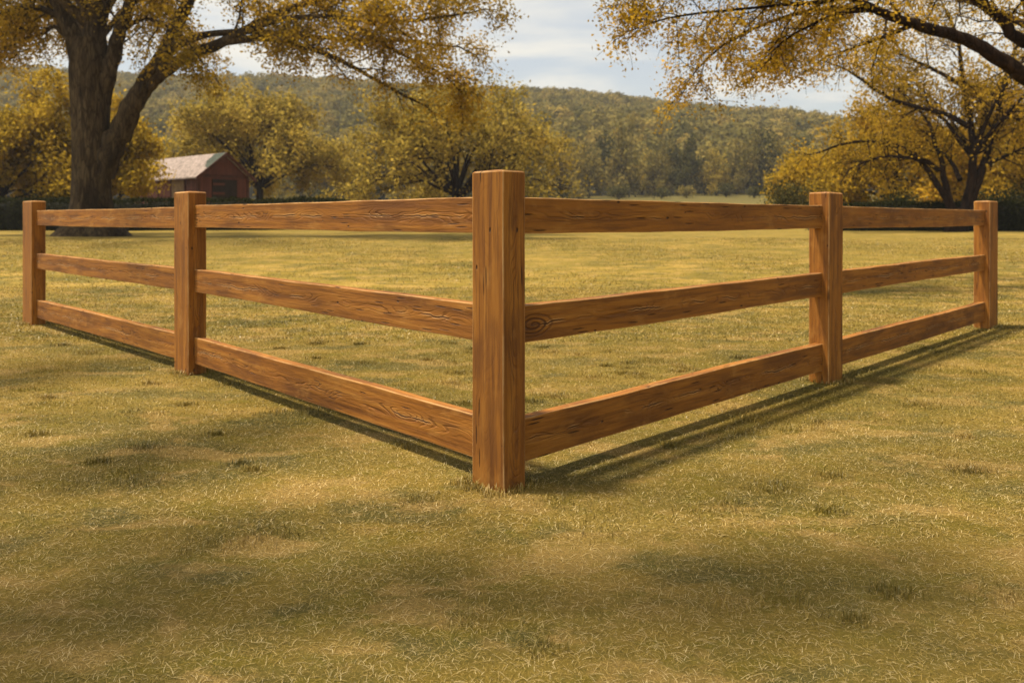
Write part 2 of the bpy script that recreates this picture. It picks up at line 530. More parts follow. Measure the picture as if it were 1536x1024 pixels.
hx = np.linspace(-700, 700, 141); hy = np.linspace(130, 620, 70)
XX, YY = np.meshgrid(hx, hy)
b = Buf(); nx, ny = len(hx), len(hy)
ii, jj = np.meshgrid(np.arange(nx - 1), np.arange(ny - 1))
q = np.stack([jj * nx + ii, jj * nx + ii + 1, (jj + 1) * nx + ii + 1, (jj + 1) * nx + ii], -1).reshape(-1, 4)
b.add(np.stack([XX, YY, hill(XX, YY)], -1).reshape(-1, 3), q)
M_HILL = mat_plain('forest_floor', (.022, .020, .009), .95, .4, (.2, .2, .2))
o = link('hill', b.mesh('hill', M_HILL, True)); tag(o, 'long wooded hill behind the field', 'hill', kind='structure')

# ------------------------------------------------------------------ grass blades (stuff)
rng = np.random.default_rng(5)
b = Buf()


def blades(y0, y1, dens, hgt, wid, seg, lean):
    hw = lambda v: .70 * v + 1.5                                  # half width of the strip of lawn that is grown
    area_n = int(dens * (hw(y0) + hw(y1)) * (y1 - y0)) + 1
    y = rng.uniform(y0, y1, area_n * 2)
    y = y[rng.random(len(y)) < hw(y) / hw(y1)][:area_n]
    x = rng.uniform(-1, 1, len(y)) * hw(y)
    n = len(x)
    z = ground(x, y)
    # tussock density: small bare/dense mottling
    yaw = rng.uniform(0, 2 * np.pi, n); d = np.stack([np.cos(yaw), np.sin(yaw)], 1)
    long = rng.random(n)
    h = hgt * (rng.uniform(.5, 1.15, n) + (long > .94) * .8)
    w = wid * rng.uniform(.7, 1.3, n)
    L = lean * rng.uniform(.25, 1.2, n) * h * 1.6
    curl = rng.normal(size=n) * 1.5
    V = np.zeros((n, 2 * seg + 1, 3))
    side = np.stack([-d[:, 1], d[:, 0]], 1)
    for k in range(seg + 1):
        t = k / seg
        # arching path: rises then bends over, with a sideways curl
        up = h * (1.55 * t - .95 * t * t * np.clip(L / h, .3, 1.25))
        out = L * t ** 1.3
        sd = curl * h * .55 * t * t
        px = x + d[:, 0] * out + side[:, 0] * sd; py = y + d[:, 1] * out + side[:, 1] * sd
        c = np.stack([px, py, z + np.maximum(up, .001) - .004], 1)
        if k < seg:
            ww = (w * (1 - .45 * t) * .5)[:, None]
            s3 = np.concatenate([side, np.zeros((n, 1))], 1)
            V[:, 2 * k] = c - s3 * ww; V[:, 2 * k + 1] = c + s3 * ww
        else:
            V[:, 2 * seg] = c
    base = (np.arange(n) * (2 * seg + 1))[:, None]
    tint = np.clip(rng.beta(1.1, 1.2, n) * .92 + (long > .94) * .35, 0, 1)
    if y0 > 4: tint = tint * .80
    Q = None
    if seg > 1:
        Q = np.concatenate([base + np.array([2 * k, 2 * k + 1, 2 * k + 3, 2 * k + 2]) for k in range(seg - 1)])
    T = base + np.array([2 * seg - 2, 2 * seg - 1, 2 * seg])
    b.add(V.reshape(-1, 3), Q, T, np.tile(tint, seg - 1) if seg > 1 else None, tint)


blades(1.3, 2.7, 95000, .0085, .0017, 4, 1.8)
blades(2.7, 4.2, 42000, .0105, .0025, 3, 1.4)
blades(4.2, 7.0, 12000, .014, .0042, 2, 1.2)
blades(7.0, 12.0, 2600, .020, .009, 2, 1.0)
blades(12., 24.0, 420, .025, .020, 1, .9)
TUFT = [(float(rng.uniform(-.62, .62) * yy_), float(yy_)) for yy_ in np.sqrt(rng.uniform(1.9 ** 2, 7.0 ** 2, 130))]
for tx, ty in TUFT:
    na = int(rng.uniform(60, 170)); sp = rng.uniform(.02, .06)
    x = tx + rng.normal(size=na) * sp * 1.4; y = ty + rng.normal(size=na) * sp
    hh = rng.uniform(.012, .034, na); yaw = rng.uniform(0, 6.28, na); w_ = .0014 + .0004 * ty
    le = hh * rng.uniform(.3, 1.3, na); dx, dy = np.cos(yaw), np.sin(yaw); sx2, sy2 = -dy * w_ / 2, dx * w_ / 2
    V = np.stack([np.stack([x - sx2, y - sy2, 0 * x - .003], 1), np.stack([x + sx2, y + sy2, 0 * x - .003], 1),
                  np.stack([x + dx * le * .3 + sx2 * .8, y + dy * le * .3 + sy2 * .8, hh * .6], 1), np.stack([x + dx * le * .3 - sx2 * .8, y + dy * le * .3 - sy2 * .8, hh * .6], 1),
                  np.stack([x + dx * le, y + dy * le, hh], 1)], 1).reshape(-1, 3)
    base = np.arange(na)[:, None] * 5; tt_ = np.clip(rng.uniform(.12, .5) + rng.normal(size=na) * .12, 0, 1)
    b.add(V, base + np.array([0, 1, 2, 3]), base + np.array([3, 2, 4]), tt_, tt_)
for (cx_, cy_), na in (((-.075, 3.25), 900), ((-2.31, 5.63), 500), ((-5.03, 8.24), 300), ((2.14, 5.33), 500), ((4.82, 7.98), 300)):
    ang = rng.uniform(0, 6.28, na)
    ca, sa = np.cos(ang), np.sin(ang); m8 = np.maximum(abs(ca + sa), abs(sa - ca)) * .7071
    rad_ = (.085 + rng.random(na) ** 2 * .07) / m8
    x = cx_ + rad_ * ca * .95; y = cy_ + rad_ * sa * .95
    hh = rng.uniform(.010, .040, na); yaw = rng.uniform(0, 6.28, na); w_ = .0022 + .0004 * cy_
    le = hh * rng.uniform(.2, .9, na); dx, dy = np.cos(yaw), np.sin(yaw); sx2, sy2 = -dy * w_ / 2, dx * w_ / 2
    V = np.stack([np.stack([x - sx2, y - sy2, 0 * x - .003], 1), np.stack([x + sx2, y + sy2, 0 * x - .003], 1),
                  np.stack([x + dx * le * .3 + sx2 * .8, y + dy * le * .3 + sy2 * .8, hh * .6], 1), np.stack([x + dx * le * .3 - sx2 * .8, y + dy * le * .3 - sy2 * .8, hh * .6], 1),
                  np.stack([x + dx * le, y + dy * le, hh], 1)], 1).reshape(-1, 3)
    base = np.arange(na)[:, None] * 5; tt_ = rng.random(na)
    b.add(V, base + np.array([0, 1, 2, 3]), base + np.array([3, 2, 4]), tt_, tt_)
o = link('grass', b.mesh('grass', M_BLADE, False, True)); tag(o, 'short dry matted grass covering the lawn', 'grass', kind='stuff')

# ------------------------------------------------------------------ the fence
UL = unit(np.array([-.7071, .7071])); UR = unit(np.array([.7071, .7071]))
PT = dict(C=(-.035, 3.142), L1=(-2.27, 5.498), L2=(-4.958, 8.092), R1=(2.105, 5.21), R2=(4.768, 7.828))
frng = np.random.default_rng(11)


def beam(lx, ly, lz, along, rng, bev=.007, wob=.0025, cuts=26, peak=0.0, ebev=None):
    """squared timber centred on its own middle, edges eased, long faces a touch uneven"""
    dims = np.array([lx, ly, lz]); L = dims[along]; ebev = ebev or bev
    oth = [a for a in range(3) if a != along]
    u, w = dims[oth[0]] / 2, dims[oth[1]] / 2
    prof = []
    for su, sw in ((1, 1), (-1, 1), (-1, -1), (1, -1)):
        cc = [(su * u, sw * (w - bev)), (su * (u - bev * .3), sw * (w - bev * .3)), (su * (u - bev), sw * w)]
        if su * sw < 0: cc = cc[::-1]
        prof += cc
    prof = np.array(prof)
    m = len(prof)
    ts = np.concatenate([[-L / 2, -L / 2 + ebev], np.linspace(-L / 2 + .04, L / 2 - .04, cuts), [L / 2 - ebev, L / 2]])
    ph = rng.uniform(0, 6.28, 8)
    V = []
    for k, t in enumerate(ts):
        sc = 1.0
        p = prof.copy()
        if k in (0, len(ts) - 1):
            p = p * np.array([(u - ebev) / u, (w - ebev) / w])
        p[:, 0] += wob * (.6 * math.sin(t * 3.1 + ph[0]) + .5 * math.sin(t * 7.7 + ph[1])) * np.sign(p[:, 0]) + wob * .5 * math.sin(t * 2 + ph[4])
        p[:, 1] += wob * (.6 * math.sin(t * 2.7 + ph[2]) + .5 * math.sin(t * 9.1 + ph[3])) * np.sign(p[:, 1]) + wob * .9 * math.sin(t * 1.7 + ph[5])
        p += rng.normal(size=p.shape) * wob * .14
        v = np.zeros((m, 3)); v[:, along] = t; v[:, oth[0]] = p[:, 0]; v[:, oth[1]] = p[:, 1]
        V.append(v)
    V = np.concatenate(V); bb = Buf()
    a = np.arange(m); c = (a + 1) % m
    Q = []
    for k in range(len(ts) - 1):
        Q.append(np.stack([k * m + a, k * m + c, (k + 1) * m + c, (k + 1) * m + a], 1))
    nv = len(V)
    ctr = np.array([V[:m].mean(0), V[-m:].mean(0)])
    ctr[1][along] += peak
    V = np.concatenate([V, ctr])
    T = np.concatenate([np.stack([c, a, np.full(m, nv)], 1), np.stack([nv - m + a, nv - m + c, np.full(m, nv + 1)], 1)])
    ed = np.tile(np.where(np.arange(m) % 3 < 2, 1.0, 0.0), (len(ts) - 1, 1)); ed[0] = ed[-1] = 1.0
    bb.add(V, np.concatenate(Q), T, qa=ed.ravel())
    return bb


def fix_normals(me):
    import bmesh
    bm = bmesh.new(); bm.from_mesh(me); bmesh.ops.recalc_face_normals(bm, faces=bm.faces); bm.to_mesh(me); bm.free()


fence = thing('wooden_fence', 'brown stained three rail wooden fence turning a corner on the lawn', 'fence', (PT['C'][0], PT['C'][1], 0))
fb = np.array([PT['C'][0], PT['C'][1], 0])


def world(o, loc, rot=0):
    o.location = Vector(loc) - Vector(fb); o.rotation_euler = (0, 0, rot)


PH = dict(C=1.296, L1=1.290, L2=1.283, R1=1.276, R2=1.277)
SL = dict(C=.187, L1=.245, L2=.335, R1=.139, R2=.146)
SR = dict(C=.127, L1=.131, L2=.134, R1=.225, R2=.29)
for k in ('C', 'L1', 'L2', 'R1', 'R2'):
    bb = beam(SR[k], SL[k], PH[k] + .25, 2, frng, bev=.005, wob=.0012, cuts=20, peak=.008, ebev=.007)
    me = bb.mesh('post', M_POST, False, True); fix_normals(me)
    o = link('post', me, fence)
    c = np.array(PT[k]) + UL * SL[k] / 2 + UR * SR[k] / 2
    world(o, (c[0], c[1], (PH[k] - .25) / 2), math.pi / 4)       # local x along UR, local y along UL
    if k == 'C': o['label'] = 'corner post, tallest and nearest, with vertical cracks'

RECESS, RT = .046, .056
HEIGHTS = ((1.031, 1.185), (.580, .738), (.080, .264))
for side, a, c in (('L', 'C', 'L1'), ('L', 'L1', 'L2'), ('R', 'C', 'R1'), ('R', 'R1', 'R2')):
    p0, p1 = np.array(PT[a]), np.array(PT[c])
    nrm = UR if side == 'L' else UL
    d = unit(p1 - p0)
    # runs from inside the first post to inside the second
    s0 = .05 if a == 'C' else .09
    e1 = .05
    q0, q1 = p0 + d * s0, p1 + d * e1
    L = np.linalg.norm(q1 - q0)
    mid = (q0 + q1) / 2 + nrm * (RECESS + RT / 2)
    ang = math.atan2(d[1], d[0])
    for lev, (z0, z1) in enumerate(HEIGHTS):
        dz = frng.normal() * .003
        bb = beam(L, RT, z1 - z0, 0, frng, bev=.0045, wob=.0018, cuts=44)
        me = bb.mesh('rail', M_RAIL, False, True); fix_normals(me)
        o = link('rail', me, fence)
        world(o, (mid[0], mid[1], (z0 + z1) / 2 + dz), ang)
        o['knot'] = (0.0, 0.0, 0.0)
        if side == 'R' and a == 'C' and lev == 1:
            o['knot'] = (-L / 2 + .175, -.008, 1.0)
            o['label'] = 'middle rail with a swirling knot beside the corner post'

# ------------------------------------------------------------------ big oak at the left
ZO = 26.0
ob = np.array([(138 - 768) / F * ZO, ZO, 0]); ob[2] = float(ground(ob[0], ob[1])) - .02
T = Tree(3)


def lp(px, py, dz=0.0, base=ob, z=ZO):
    return P(px, py, z + dz) - base


def oak_trunk():
    bb = Buf()
    pts = np.array([lp(138, 362), lp(138, 347), lp(138, 330), lp(138, 300), lp(138, 255), lp(137, 200), lp(136, 150), lp(134, 100), lp(134, 60)])
    pts[0][2] = -.25
    k = ZO / F
    rad = np.array([66, 48, 34, 28, 26, 25.5, 27, 28, 23]) * k
    path = smooth_path(pts, 30)
    r = np.interp(np.linspace(0, 8, 30), np.arange(9), rad)
    tube(bb, path, r, 28, .045, T.rng)
    T.limbs.append(bb)


oak_trunk()
k = ZO / F
G = dict(n2=12, len2=2.6, n3=9, len3=.85, t0=.22, lift2=.01, lift3=-.05, nleaf=34, spread=.21, rmin=.009)
Gd = dict(G, lift2=-.06, lift3=-.14, flat=.8)
# three big stems off the fork
T.limb([lp(136, 150), lp(118, 85), lp(98, 30), lp(78, -20), lp(50, -90, -1), lp(20, -150, -1)], 18 * k, 5 * k, grow=dict(G, t0=.45))
T.limb([lp(136, 130), lp(141, 70), lp(146, 0), lp(150, -80), lp(140, -170), lp(150, -240)], 21 * k, 5 * k, grow=dict(G, t0=.4, n2=14))
T.limb([lp(150, 155), lp(165, 100), lp(180, 50), lp(198, 0), lp(225, -70, 1), lp(260, -140, 2)], 15 * k, 4 * k, grow=dict(G, t0=.3, n2=13))
# the great low limb and its arching branches
T.limb([lp(150, 262), lp(172, 208), lp(192, 168), lp(216, 130), lp(238, 95), lp(262, 45), lp(285, -5), lp(310, -70), lp(340, -130)], 21 * k, 5 * k, n=34, grow=dict(G, t0=.68, n2=10))
T.limb([lp(216, 132), lp(245, 108), lp(285, 82), lp(325, 68), lp(370, 45), lp(405, 25), lp(450, 8, -1), lp(520, -10, -2), lp(600, -20, -2.5)], 12 * k, 2.5 * k, n=34, grow=dict(G, t0=.42, n2=20, len2=2.2))
T.limb([lp(300, 76), lp(345, 62), lp(400, 58), lp(440, 66), lp(485, 80), lp(525, 98), lp(560, 118), lp(600, 140, .5), lp(640, 160, 1)], 7 * k, 1.6 * k, n=30, grow=dict(Gd, t0=.2, n2=20, len2=1.7, len3=.7, nleaf=9))
T.limb([lp(238, 98), lp(262, 72), lp(300, 55), lp(350, 48), lp(400, 50), lp(460, 55, 1), lp(530, 60, 1.5), (lp(610, 62, 2)), lp(680, 70, 2)], 7 * k, 1.8 * k, n=30, grow=dict(G, t0=.42, n2=18, len2=2.1, nleaf=30))
T.limb([lp(370, 47), lp(420, 30, -1), lp(490, 25, -1.5), lp(560, 32, -2), lp(630, 30, -2), lp(700, 20, -2)], 5 * k, 1.6 * k, n=24, grow=dict(G, t0=.1, n2=18, len2=1.9, nleaf=38))
T.limb([lp(285, -5), lp(350, -30, 1), lp(430, -45, 1), lp(520, -60, 0), lp(620, -60, 0), lp(700, -45, 0)], 7 * k, 2 * k, n=24, grow=dict(G, t0=.15, n2=20, len2=2.4, nleaf=38))
T.limb([lp(470, 4, -1), lp(540, 45, -1), lp(610, 85, -.5), lp(660, 110, 0), lp(690, 135)], 4 * k, 1.3 * k, n=20, grow=dict(Gd, t0=.1, n2=14, len2=1.6, nleaf=34))
# left side
T.limb([lp(108, 40), lp(85, 22), lp(55, 12), lp(20, 14), lp(-20, 30), lp(-80, 50)], 7 * k, 1.6 * k, n=20, grow=dict(G, t0=.1, n2=15, len2=1.9, lift3=-.08, nleaf=36))
T.limb([lp(106, 62), lp(82, 40), lp(66, 50), lp(45, 56), lp(15, 68), lp(-30, 85)], 4 * k, 1.2 * k, n=20, grow=dict(Gd, t0=.15, n2=13, len2=1.3, nleaf=17))
T.limb([lp(98, 30), lp(60, -30, 1), lp(0, -60, 1), lp(-80, -70), lp(-160, -60)], 8 * k, 2 * k, n=20, grow=dict(G, t0=.15, n2=16, len2=2.6))
T.limb([lp(182, 46), lp(215, 28), lp(245, 38, -.6), lp(275, 55, -1), lp(300, 90, -1.2)], 4 * k, 1.2 * k, n=16, grow=dict(Gd, t0=.15, n2=10, len2=1.4, nleaf=32))
for pl in ([lp(118, 80), lp(85, 30, 2.5), lp(50, 10, 4), lp(5, 25, 4.5), lp(-30, 60, 4.5)], [lp(125, 60), lp(100, 5, 2), lp(70, -15, 3.5), lp(40, 0, 4.5), lp(20, 50, 5)],
           [lp(150, 60), lp(190, 10, 2), lp(225, 0, 3.5), lp(262, 25, 4.5), lp(300, 60, 5)], 
           [lp(145, 40), lp(150, -10, 2), lp(135, -30, 3.5), lp(125, 0, 4.5), lp(120, 45, 5)]):
    T.limb(pl, 4.5 * k, 1.3 * k, n=18, grow=dict(Gd, t0=.25, n2=15, len2=1.8, nleaf=30))
# limbs toward the lawn and away from it, so the crown is round from any side
for az, el, L in ((-100, 52, 9), (-60, 52, 9), (60, 25, 10), (100, 30, 10), (150, 30, 9), (-140, 35, 8), (20, 55, 9), (200, 55, 8)):
    a, e = math.radians(az), math.radians(el)
    d = np.array([math.cos(a) * math.cos(e), math.sin(a) * math.cos(e), math.sin(e)])
    s = lp(140, 20 + T.rng.uniform(-60, 40))
    T.limb([s, s + d * L * .35 + (0, 0, .5), s + d * L * .7 + (0, 0, .6), s + d * L], 8 * k, 2 * k, n=18, grow=dict(G, t0=.3, n2=14, len2=2.6, nleaf=12))
oak = thing('oak_tree', 'massive old oak with thick fluted trunk and long arching limb over the fence', 'tree', ob)
print('oak leaves', T.build(oak, M_BARK, M_GOLD, .125))

# ------------------------------------------------------------------ overhanging tree at the upper right (trunk outside the picture)
ZR = 12.0
rb = np.array([10.6, 12.6, 0]); rb[2] = float(ground(rb[0], rb[1])) - .02
T = Tree(8)
R_ = lambda px, py, dz=0.0: P(px, py, ZR + dz) - rb
k = ZR / F
G = dict(n2=12, len2=1.1, n3=7, len3=.45, t0=.1, lift2=-.02, lift3=-.10, nleaf=22, spread=.085, rmin=.0045)
bb = Buf()
tp = np.array([(0, 0, -.3), (0, 0, .0), (0, 0, .25), (-.05, -.05, 1.0), (-.15, -.1, 2.0), (-.2, -.1, 2.8)])
tube(bb, smooth_path(tp, 16), np.interp(np.linspace(0, 5, 16), range(6), [.6, .42, .32, .29, .27, .24]), 18, .04, T.rng); T.limbs.append(bb)
T.limb([tp[4], R_(1690, 215, .3), R_(1610, 165, .1), R_(1536, 112), R_(1482, 78), R_(1430, 53), R_(1372, 38), R_(1320, 18), R_(1275, -4), R_(1235, -22, -.3), R_(1180, -50, -.5)], .17, .035, n=44, grow=dict(G, t0=.5, n2=16))
T.limb([R_(1322, 18), R_(1290, 17), R_(1245, 26, -.2), R_(1205, 44, -.4), R_(1180, 58, -.5), R_(1150, 85, -.6)], .035, .010, n=20, grow=dict(G, t0=.1, n2=14, len2=.8))
T.limb([R_(1312, 14), R_(1262, 13, .2), R_(1215, 16, .3), R_(1160, 32, .3), R_(1115, 50, .3), R_(1080, 72, .3), R_(1050, 100, .3), R_(1030, 125, .3)], .045, .010, n=26, grow=dict(G, t0=.12, n2=24, len2=.85))
T.limb([R_(1275, -4), R_(1225, 4, -.3), R_(1170, 8, -.5), R_(1110, 14, -.7), R_(1050, 20, -.8), R_(1000, 28, -.8), R_(965, 40, -.8)], .035, .010, n=24, grow=dict(G, t0=.05, n2=24, len2=.85))
T.limb([R_(1235, -22, -.3), R_(1150, -30, -.6), R_(1070, -28, -.8), R_(1000, -18, -.9), R_(955, 0, -.9)], .035, .010, n=22, grow=dict(G, t0=.05, n2=24, len2=.9))
T.limb([R_(1215, 16, .3), R_(1190, 50, .6), R_(1160, 80, .8), R_(1140, 105, .9)], .02, .007, n=14, grow=dict(G, t0=.1, n2=10, len2=.6))
T.limb([R_(1372, 38), R_(1330, 55, .5), R_(1285, 70, .8), R_(1240, 85, 1)], .03, .008, n=16, grow=dict(G, t0=.2, n2=10, len2=.7, nleaf=5))
T.limb([tp[5], R_(1650, 100, .4), R_(1570, 70, .6), R_(1530, 60, .6), R_(1500, 28, .6), R_(1462, -2, .6), R_(1425, -35, .6), R_(1380, -80, .6)], .16, .04, n=34, grow=dict(G, t0=.45, n2=14, len2=1.3))
T.limb([R_(1570, 70, .6), R_(1545, 20, .8), R_(1525, -30, .9), R_(1500, -100, 1)], .09, .03, n=18, grow=dict(G, t0=.2, n2=10, len2=1.3))
T.limb([R_(1462, -2, .6), R_(1400, -10, 1), R_(1340, -5, 1.3), R_(1280, 5, 1.5), R_(1230, 20, 1.6)], .04, .01, n=18, grow=dict(G, t0=.1, n2=14, len2=1.0))
for az, el, L in ((0, 35, 5), (50, 40, 5), (-50, 35, 5), (-110, 30, 4.5), (110, 30, 5), (170, 50, 5), (-150, 55, 5)):
    a, e = math.radians(az), math.radians(el)
    d = np.array([math.cos(a) * math.cos(e), math.sin(a) * math.cos(e), math.sin(e)])
    s = tp[5]
    T.limb([s, s + d * L * .35 + (0, 0, .4), s + d * L * .7 + (0, 0, .6), s + d * L + (0, 0, .5)], .12, .03, n=16, grow=dict(G, t0=.3, n2=12, len2=1.5, len3=.6, nleaf=10, spread=.12))
rt = thing('overhanging_tree', 'golden tree whose dark branches reach in over the upper right corner', 'tree', rb)
print('right leaves', T.build(rt, M_BARK2, M_GOLD, .060))

# ------------------------------------------------------------------ the tree outside the left edge whose crown dapples the near lawn
hb = np.array([-8.2, 1.9, 0.0])
T = Tree(44); r = T.rng; T.merge = True
bb = Buf()
tp = np.array([(0, 0, -.3), (0, 0, 0), (.02, 0, .3), (.15, .0, 1.5), (.4, .0, 3.0), (.7, .0, 4.2)])
tube(bb, smooth_path(tp, 18), np.interp(np.linspace(0, 5, 18), range(6), [.7, .5, .38, .33, .30, .26]), 18, .04, r); T.limbs.append(bb)
ENDS = [(x_, z_) for x_, z_ in ((-4.5, 2.4), (-3.2, 1.4), (-2.2, 2.5), (-.9, 1.5), (.9, 2.7), (2.6, 1.7), (3.0, 3.4), (4.2, 2.6), (3.8, 4.6), (-6.0, 6.2), (-4.4, 4.0), (-9.5, 6), (-13, 2.5), (-10, -2.5), (-5.5, -2.2), (-3.5, -2.6))]
for x_, z_ in ENDS:
    d = np.array([x_, z_]) - hb[:2]; L = np.linalg.norm(d); d = np.array([d[0] / L, d[1] / L, 0])
    zt = 5.2 + r.uniform(0, 2.0)
    s0 = tp[5] + (0, 0, r.uniform(-.6, 0))
    T.limb([s0, s0 + d * L * .3 + (0, 0, (zt - 4.2) * .75), s0 + d * L * .65 + (0, 0, (zt - 4.2) * 1.05), s0 + d * L + (0, 0, zt - 4.2)], .11, .02, n=20, sides=8,
           grow=dict(n2=4, len2=.75, n3=7, len3=.36, t0=.64, lift2=.03, lift3=-.02, nleaf=22, spread=.15, rmin=.008))
ht = thing('shade_tree', 'spreading tree beside the left end of the lawn, its high crown dappling the near grass', 'tree', hb)
T.fine = Buf(); T.build(ht, M_BARK2, M_GOLD, .11)

# ------------------------------------------------------------------ multi-stemmed tree by the right hedge
ZM = 33.0
mb = np.array([(1433 - 768) / F * ZM, ZM, 0]); mb[2] = float(ground(mb[0], mb[1])) - .02
T = Tree(21)
m_ = lambda px, py, dz=0.0: P(px, py, ZM + dz) - mb
k = ZM / F
G = dict(n2=13, len2=2.0, n3=6, len3=.8, t0=.3, lift2=.0, lift3=-.04, nleaf=24, spread=.27, rmin=.010)
bb = Buf()
tp = np.array([m_(1436, 362), m_(1436, 347), m_(1438, 330), m_(1440, 312)]); tp[0][2] = -.2
tube(bb, smooth_path(tp, 12), np.interp(np.linspace(0, 3, 12), range(4), np.array([26, 17, 13, 11]) * k), 16, .06, T.rng); T.limbs.append(bb)
T.limb([m_(1432, 325), m_(1418, 295), m_(1400, 268), m_(1382, 244), m_(1352, 222), m_(1312, 213), m_(1270, 215, -.5), m_(1225, 230, -.8)], 6 * k, 1.4 * k, n=28, grow=G)
T.limb([m_(1428, 312), m_(1418, 275), m_(1413, 240), m_(1402, 215), m_(1396, 190), m_(1375, 160, .8), m_(1345, 130, 1.2)], 5.6 * k, 1.4 * k, n=24, grow=G)
T.limb([m_(1446, 322), m_(1456, 280), m_(1460, 240), m_(1458, 200), m_(1450, 150), m_(1442, 100), m_(1436, 55), m_(1420, 20)], 8 * k, 1.6 * k, n=28, grow=dict(G, n2=20))
T.limb([m_(1450, 318), m_(1468, 270), m_(1482, 225), m_(1495, 180), m_(1505, 130), m_(1520, 80), m_(1545, 40)], 7 * k, 1.6 * k, n=26, grow=dict(G, n2=18))
T.limb([m_(1408, 255), m_(1385, 240, -.5), m_(1350, 236, -1), m_(1320, 236, -1.5), m_(1280, 250, -2)], 4 * k, 1.2 * k, n=18, grow=G)
T.limb([m_(1452, 190), m_(1420, 172), m_(1375, 160, -.5), m_(1335, 148, -.8), m_(1300, 125, -1), m_(1270, 105, -1), m_(1245, 95, -1)], 4.5 * k, 1.2 * k, n=24, grow=dict(G, n2=15))
T.limb([m_(1446, 130), m_(1415, 112, 1), m_(1380, 95, 1.5), m_(1345, 80, 2), m_(1310, 78, 2)], 4 * k, 1.2 * k, n=18, grow=dict(G, n2=14))
T.limb([m_(1474, 250), m_(1500, 238, -.5), m_(1530, 225, -1), m_(1570, 205, -1.5)], 3.5 * k, 1.2 * k, n=14, grow=G)
T.limb([m_(1440, 270), m_(1428, 245, 1), m_(1410, 225, 2), m_(1380, 200, 3)], 4 * k, 1.2 * k, n=14, grow=G)
for az, el, L in ((-90, 45, 5.5), (-50, 45, 6), (90, 40, 6), (40, 45, 6), (0, 40, 6), (130, 50, 6)):
    a, e = math.radians(az), math.radians(el)
    d = np.array([math.cos(a) * math.cos(e), math.sin(a) * math.cos(e), math.sin(e)])
    s = m_(1458, 235)
    T.limb([s, s + d * L * .4 + (0, 0, .4), s + d * L], 4 * k, 1.2 * k, n=14, grow=dict(G, nleaf=9 if az < 0 else 20))
mt = thing('forked_tree', 'golden tree forking low into dark stems beside the right hand hedge', 'tree', mb)
print('mid leaves', T.build(mt, M_BARK2, M_GOLD, .145, window=(-1.7, 1.2, 5.2, .3)))


# ------------------------------------------------------------------ round-headed field trees
def field_tree(seed, R, Ht, fork, n1, trunk_r, leafsize, nleaf, low=12, n2=11, n3=5, spread=.28, vary=(.68, 1.14)):
    T = Tree(seed); r = T.rng
    bb = Buf()
    tp = np.array([(0, 0, -.3), (0, 0, 0), (0, 0, .3), (r.normal() * .1, 0, fork * .6), (r.normal() * .15, r.normal() * .1, fork)])
    tube(bb, smooth_path(tp, 12), np.interp(np.linspace(0, 4, 12), range(5), np.array([2, 1.45, 1.1, .95, .85]) * trunk_r), 12, .05, r)
    T.limbs.append(bb)
    ctr = np.array([0, 0, fork + (Ht - fork) * .35])
    for i in range(n1):
        az = 2 * np.pi * (i + r.uniform(-.3, .3)) / n1 * 1.0 + seed
        el = math.radians([low, 28, 48, 68][i % 4] + r.uniform(-6, 8))
        end = np.array([math.cos(az) * math.cos(el) * R, math.sin(az) * math.cos(el) * R, fork + math.sin(el) * (Ht - fork)]) * np.array([.86, .86, .93]) * r.uniform(*vary)
        end[2] = max(end[2], fork + .3)
        s = tp[-1] + (0, 0, -.15 * (i % 3))
        m1 = s + (end - s) * .35 + np.array([0, 0, .10 * R]) + r.normal(size=3) * .15
        m2 = s + (end - s) * .7 + np.array([0, 0, .10 * R]) + r.normal(size=3) * .3
        T.limb([s, m1, m2, end], trunk_r * r.uniform(.38, .55), .02, 7, .03, 14,
               dict(n2=n2, len2=R * .42, n3=n3, len3=R * .13, t0=.25, lift2=.0, lift3=-.06, nleaf=nleaf, spread=spread, outc=ctr, rmin=.012))
    return T


def plant_field_tree(name, label, px, z, seed, R, Ht, fork, leafmat, n1=13, tr=.28, ls=.2, nleaf=9, group=None, cat='tree', window=None, **kw):
    x = (px - 768) / F * z
    base = np.array([x, z, float(ground(x, z)) - .02])
    T = field_tree(seed, R, Ht, fork, n1, tr, ls, nleaf, **kw)
    root = thing(name, label, cat, base, group)
    # limbs of these far trees belong to one branch mesh
    tb = T.limbs[0]; lim = Buf()
    for b_ in T.limbs[1:]:
        lim.add(np.concatenate(b_.v), np.concatenate(b_.q))
    lim.add(np.concatenate(T.fine.v), np.concatenate(T.fine.q))
    T.limbs = [tb]; T.fine = lim
    T.build(root, M_BARK2, leafmat, ls, window=window)
    return root


plant_field_tree('field_tree', 'wide low olive gold tree behind the corner post', 684, 56, 31, 9.0, 9.4, 1.8, M_OLIVE, n1=22, tr=.30, ls=.30, nleaf=20, n2=13, low=4, vary=(.86, 1.08), window=(-1.45, 1.2, 4.6, .28))
plant_field_tree('field_tree', 'olive gold tree spreading behind and right of the red shed', 388, 64, 32, 7.8, 10.4, 2.6, M_OLIVE, n1=22, vary=(.8, 1.1), window=(-1.1, 1.0, 6.0, .4), tr=.30, ls=.32, nleaf=22, n2=13)
plant_field_tree('slender_tree', 'yellow tree with a thin trunk left of the big oak', 100, 46, 33, 4.6, 8.6, 2.6, M_YELL, n1=14, tr=.13, ls=.25, nleaf=22, low=0)
plant_field_tree('slender_tree', 'bright yellow tree at the far left edge above the hedge', 2, 43, 34, 4.6, 8.2, 1.7, M_YELL, n1=14, tr=.16, ls=.25, nleaf=22, low=-6)
plant_field_tree('slender_tree', 'yellow tree half hiding the roof of the red shed', 180, 43.5, 35, 1.9, 7.4, 2.2, M_YELL, n1=12, tr=.11, ls=.25, nleaf=22, low=-8)
plant_field_tree('small_tree', 'bright yellow small tree right of the open field', 1228, 50, 36, 3.5, 5.2, 1.0, M_YELL, n1=13, tr=.13, ls=.25, nleaf=22, low=-8)
